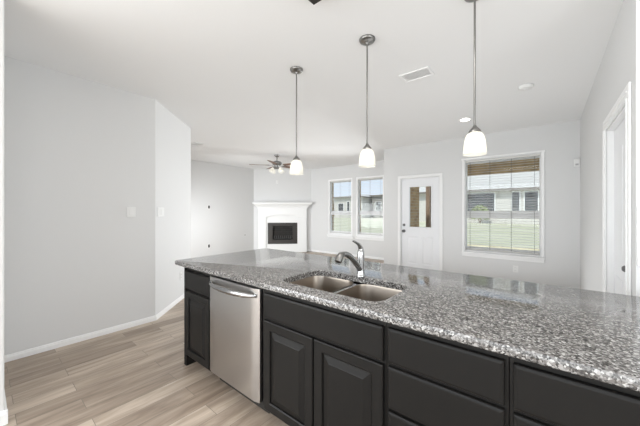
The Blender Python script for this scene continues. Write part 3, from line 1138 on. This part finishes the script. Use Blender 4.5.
# flat, tapered bowed bar
vs = []
for i, p in enumerate(hp):
    k = 4 * (i / 24) * (1 - i / 24)
    hh2 = .011 + .009 * k
    vs.append([bm.verts.new((p[0], p[1] - dy, p[2] + dz)) for dy, dz in ((0, hh2), (.008, hh2 * .6), (.011, 0), (.008, -hh2 * .6), (0, -hh2), (-.009, -hh2 * .5), (-.009, hh2 * .5))])
for a_, b_ in zip(vs, vs[1:]):
    for i in range(7):
        bm.faces.new((a_[i], a_[(i + 1) % 7], b_[(i + 1) % 7], b_[i]))
bm.faces.new(vs[0]); bm.faces.new(vs[-1][::-1])
bmesh.ops.recalc_face_normals(bm, faces=bm.faces)
for xx in (x0 + .034, x1 - .034):
    box(bm, xx - .012, YF - .020, hz - .012, xx + .012, YF - .002, hz + .012, bev=.003)
link('handle', bm, 'chrome', dd, smooth=50)
link('toe_panel', B(x0 + .004, YFR + .060, .004, x1 - .004, YFR + .075, .112), 'dark', t)

struct('wall_island_back', B(-2.484, YBK + .004, 0, .96, YBK + .06, TOP), 'cab', 'dark back panel under the island overhang', 'wall')

# countertop slab with the sink cut out
CX0, CX1, CY0, CY1 = -2.585, 1.0, 1.098, 2.158
hole = rrect(-1.335, 1.208, -.622, 1.612, .085, 8)
def loop(bm, pts, z):
    v = [bm.verts.new((x, y, z)) for x, y in pts]
    e = [bm.edges.new((v[i], v[(i + 1) % len(v)])) for i in range(len(v))]
    return v, e
def inset_rect(d):
    return rrect(CX0 + d, CY0 + d, CX1 - d, CY1 - d, .028 - d * .5, 6)
def grow(pts, d):
    cx, cy = -.9785, 1.41
    out = []
    for x, y in pts:
        out.append((x + d * (1 if x > cx else -1), y + d * (1 if y > cy else -1)))
    return out
bm = NB()
z0, z1 = .8765, .914
rings = [(inset_rect(.006), z0), (inset_rect(.0), z0 + .005), (inset_rect(.0), z1 - .007), (inset_rect(.002), z1 - .002), (inset_rect(.007), z1)]
L = [loop(bm, p, z) for p, z in rings]
hr = [(grow(hole, .004), z1), (hole, z1 - .004), (hole, z0)]
Hl = [loop(bm, p, z) for p, z in hr]
for A in (L, Hl):
    for (a_, _), (b_, _) in zip(A, A[1:]):
        n = len(a_)
        for i in range(n):
            bm.faces.new((a_[i], a_[(i + 1) % n], b_[(i + 1) % n], b_[i]))
bmesh.ops.triangle_fill(bm, use_beauty=True, edges=L[-1][1] + Hl[0][1])
bmesh.ops.triangle_fill(bm, use_beauty=True, edges=L[0][1] + Hl[-1][1])
bmesh.ops.recalc_face_normals(bm, faces=bm.faces)
top = link('island_countertop', bm, 'granite', smooth=30)
tag(top, 'long speckled grey granite countertop over the dark island', 'countertop')

# sink
t = thing('sink', (-.978, 1.41, .67), 'stainless double bowl sink set under the granite', 'sink')
bowls = (rrect(-1.350, 1.200, -.995, 1.622, .075, 8), rrect(-.960, 1.200, -.607, 1.622, .075, 8))
def shrink(pts, s):
    cx = sum(p[0] for p in pts) / len(pts); cy = sum(p[1] for p in pts) / len(pts)
    return [(cx + (x - cx) * s, cy + (y - cy) * s) for x, y in pts]
zr = .872
for bp in bowls:
    bm = NB()
    rr = [(bp, zr), (shrink(bp, .985), zr - .012), (shrink(bp, .955), zr - .13), (shrink(bp, .92), zr - .165), (shrink(bp, .83), zr - .182), (shrink(bp, .5), zr - .187), (shrink(bp, .14), zr - .190)]
    Ls = [[bm.verts.new((x, y, z)) for x, y in p] for p, z in rr]
    for a_, b_ in zip(Ls, Ls[1:]):
        n = len(a_)
        for i in range(n):
            bm.faces.new((a_[i], a_[(i + 1) % n], b_[(i + 1) % n], b_[i]))
    bm.faces.new(Ls[-1])
    bmesh.ops.recalc_face_normals(bm, faces=bm.faces)
    for f in bm.faces:
        f.normal_flip()
    bw = link('bowl', bm, 'sinksteel', t, smooth=60)
    cx = sum(p[0] for p in bp) / len(bp); cy = sum(p[1] for p in bp) / len(bp)
    bm = NB()
    lathe(bm, [(.045, zr - .1885), (.042, zr - .185), (.030, zr - .188), (.0, zr - .188)], cx, cy, 24)
    link('drain', bm, 'chrome', bw, smooth=True)
bm = NB()
b0, b1 = bowls
poly = b0[27:36] + b0[0:9] + b1[9:27]
hi = [bm.verts.new((x, y, zr - .004)) for x, y in poly]
bm.faces.new(hi)
link('divider', bm, 'chrome', t)

# faucet
fx, fy, fz = -.976, 1.632, .914
t = thing('faucet', (fx, fy, fz), 'chrome single lever pull-out faucet behind the sink', 'faucet')
bm = NB()
lathe(bm, [(.031, fz + .0005), (.031, fz + .006), (.027, fz + .012), (.0245, fz + .02), (.0235, fz + .07), (.024, fz + .11), (.0245, fz + .145), (.023, fz + .165), (.019, fz + .178), (.010, fz + .184)], fx, fy, 24, cap0=True, cap1=True)
link('body', bm, 'chrome', t, smooth=50)
sp = bez((fx, fy - .010, fz + .050), (fx, fy - .10, fz + .135), (fx, fy - .17, fz + .185), (fx, fy - .222, fz + .172), 14)
bm = NB()
tube(bm, sp, [.020 - .004 * i / 14 for i in range(15)], 16)
so = link('spout', bm, 'chrome', t, smooth=50)
e = Vector(sp[-1]); d = (e - Vector(sp[-2])).normalized()
d2 = (d + Vector((0, 0, -1.3))).normalized()
bm = NB()
tube(bm, [e - d * .012, e + d * .012, e + d * .022 + d2 * .016, e + d * .022 + d2 * .040], [.0165, .021, .024, .022], 18)
link('spray_head', bm, 'nickel', so, smooth=50)
bm = NB()
lv = bez((fx, fy, fz + .170), (fx, fy + .004, fz + .205), (fx, fy - .03, fz + .225), (fx, fy - .108, fz + .250), 10)
tube(bm, lv, [.019, .018, .0165, .015, .0135, .012, .0105, .009, .008, .007, .005], 12)
link('lever', bm, 'chrome', t, smooth=50)

# ------------------------------------------------------------------ outdoors
struct('ground', B(-120, -60, -.35, 90, 160, -.16), 'lawn', 'pale green lawn beyond the windows', 'lawn')
struct('ground_dry_strip', B(-30, 9.2, -.16, 30, 14.2, -.14), 'drygrass', 'strip of dry yellow grass beside the patio', 'grass')
struct('ground_patio', B(-2.62, 5.96, -.16, 3.2, 9.0, -.03), 'conc', 'concrete patio slab outside the glazed door', 'patio')
struct('ground_bounce_terrace', B(-8, -9, -.16, 3, -3.62, -.03), 'conc', 'unseen concrete terrace behind the kitchen, added to bounce light in', 'terrace')  # unseen pale slab, added to bounce light in at the open back
bm = NB()
box(bm, -2.655, 5.94, -.03, -2.62, 7.36, 2.72)
box(bm, -7.9, 7.255, -.03, W1[0] - .02, 7.36, 2.72)
box(bm, W1[2] + .02, 7.255, -.03, W2[0] - .02, 7.36, 2.72)
box(bm, W2[2] + .02, 7.255, -.03, -2.655, 7.36, 2.72)
for wv in (W1, W2):
    box(bm, wv[0] - .02, 7.255, -.03, wv[2] + .02, 7.36, wv[1] - .02)
    box(bm, wv[0] - .02, 7.255, wv[3] + .02, wv[2] + .02, 7.36, 2.72)
struct('wall_brick', bm, 'brick', 'brown brick outer wall seen through the patio door glass', 'wall')
struct('ceiling_patio', B(-2.60, 5.95, 2.70, 0.5, 8.75, 2.78), 'sofft', 'patio roof soffit outside the dining window', 'ceiling')
bmn = B(-2.60, 8.45, 2.325, 0.5, 8.60, 2.70, bev=.006)
tag(link('patio_beam', bmn, 'beam'), 'brown timber beam seen through the top of the dining window', 'beam')
t = thing('patio_post', (-2.78, 8.53, -.03), 'brown square post seen through the patio door glass', 'post')
link('post_shaft', B(-2.815, 8.455, -.03, -2.70, 8.595, 2.70, bev=.006), 'post', t)
link('post_base', B(-2.835, 8.435, -.16, -2.68, 8.615, .10, bev=.006), 'post', t)

def house(loc, wx, wy, eave, ridge, label, wallm, wins, over=.6):
    x, y = loc
    t = thing('house', (x, y + wy / 2, -.16), label, 'house')
    link('house_wall', B(x - wx / 2, y, -.16, x + wx / 2, y + wy, eave), wallm, t)
    bm = NB()
    a, b, c, d = x - wx / 2 - over, x + wx / 2 + over, y - over, y + wy + over
    inset = min(wx, wy) * .35
    v = [bm.verts.new(p) for p in ((a, c, eave), (b, c, eave), (b, d, eave), (a, d, eave), (a + inset, (c + d) / 2, ridge), (b - inset, (c + d) / 2, ridge))]
    for f in ((0, 1, 5, 4), (1, 2, 5), (2, 3, 4, 5), (3, 0, 4), (3, 2, 1, 0)):
        bm.faces.new([v[i] for i in f])
    bmesh.ops.recalc_face_normals(bm, faces=bm.faces)
    link('roof', bm, 'roof', t)
    bm = NB()
    for r in ((a, c - .05, b, c), (a, d, b, d + .05), (a - .05, c, a, d), (b, c, b + .05, d)):
        box(bm, r[0], r[1], eave - .22, r[2], r[3], eave + .02)
    link('fascia', bm, 'fascia', t)
    for wx0, wz0, wx1, wz1 in wins:
        bm = NB()
        for r in ((wx0 - .1, wz0 - .1, wx0, wz1 + .1), (wx1, wz0 - .1, wx1 + .1, wz1 + .1), (wx0, wz1, wx1, wz1 + .1), (wx0, wz0 - .1, wx1, wz0)):
            box(bm, r[0], y - .06, r[1], r[2], y - .001, r[3])
        f = link('house_window', bm, 'vinyl', t)
        link('pane', B(wx0, y - .03, wz0, wx1, y - .005, wz1), 'hglass', f)
    return t
house((-6.0, 40), 22, 12, 4.0, 7.4, 'pale house with long roof seen through the dining window', 'hwall',
      [(-8.3, 1.1, -5.0, 3.6), (-3.2, 1.1, -2.5, 3.6), (-2.0, 1.1, -.8, 3.6), (-13, 1.1, -11, 3.4), (1.0, 1.1, 2.6, 3.4)])
house((-34.5, 52), 7.5, 12, 4.5, 5.3, 'white house seen through the window nearest the fireplace', 'hwall',
      [(-37.0, .8, -35.6, 3.0), (-34.6, .8, -34.0, 3.4), (-33, .8, -32.2, 3.0)], over=.5)
house((-26.0, 55), 8.0, 12, 4.8, 5.6, 'grey house seen through the window beside the dining wall', 'hbrick',
      [(-29, .8, -27.9, 3.4), (-26.8, .8, -26.0, 3.4), (-25.2, 1.2, -24.4, 3.6)], over=.4)
house((-43.35, 52.5), 8.0, 12, 3.2, 4.2, 'low grey house at the left edge of the window nearest the fireplace', 'hbrick',
      [(-42.0, .8, -40.6, 2.6)], over=.4)
# leafy bush in front of the pale house
t = thing('garden_bush', (-6.3, 38.4, -.16), 'yellow green bush against the house in the dining window', 'bush')
bm = NB()
rnd = random.Random(3)
for i in range(420):
    th, ph, r = rnd.uniform(0, 2 * pi), math.acos(rnd.uniform(-.6, 1)), rnd.uniform(.75, 1.05)
    c = Vector((-6.3 + 1.0 * r * sin(ph) * cos(th), 38.4 + .8 * r * sin(ph) * sin(th), .95 + 1.1 * r * cos(ph)))
    sz = rnd.uniform(.10, .2)
    u = Vector((rnd.uniform(-1, 1), rnd.uniform(-1, 1), rnd.uniform(-1, 1))).normalized()
    v = u.orthogonal().normalized()
    p = [c - u * sz, c + v * sz * .5, c + u * sz, c - v * sz * .5]
    bm.faces.new([bm.verts.new(k) for k in p])
link('foliage', bm, 'bush', t)
bm = NB()
for a in range(5):
    tube(bm, [(-6.3, 38.4, -.16), (-6.3 + .5 * cos(a * 1.26), 38.4 + .4 * sin(a * 1.26), 1.2)], [.06, .02], 6)
link('stem', bm, 'post', t)

for o in bpy.data.objects:
    if '_abs' in o.keys():
        del o['_abs']
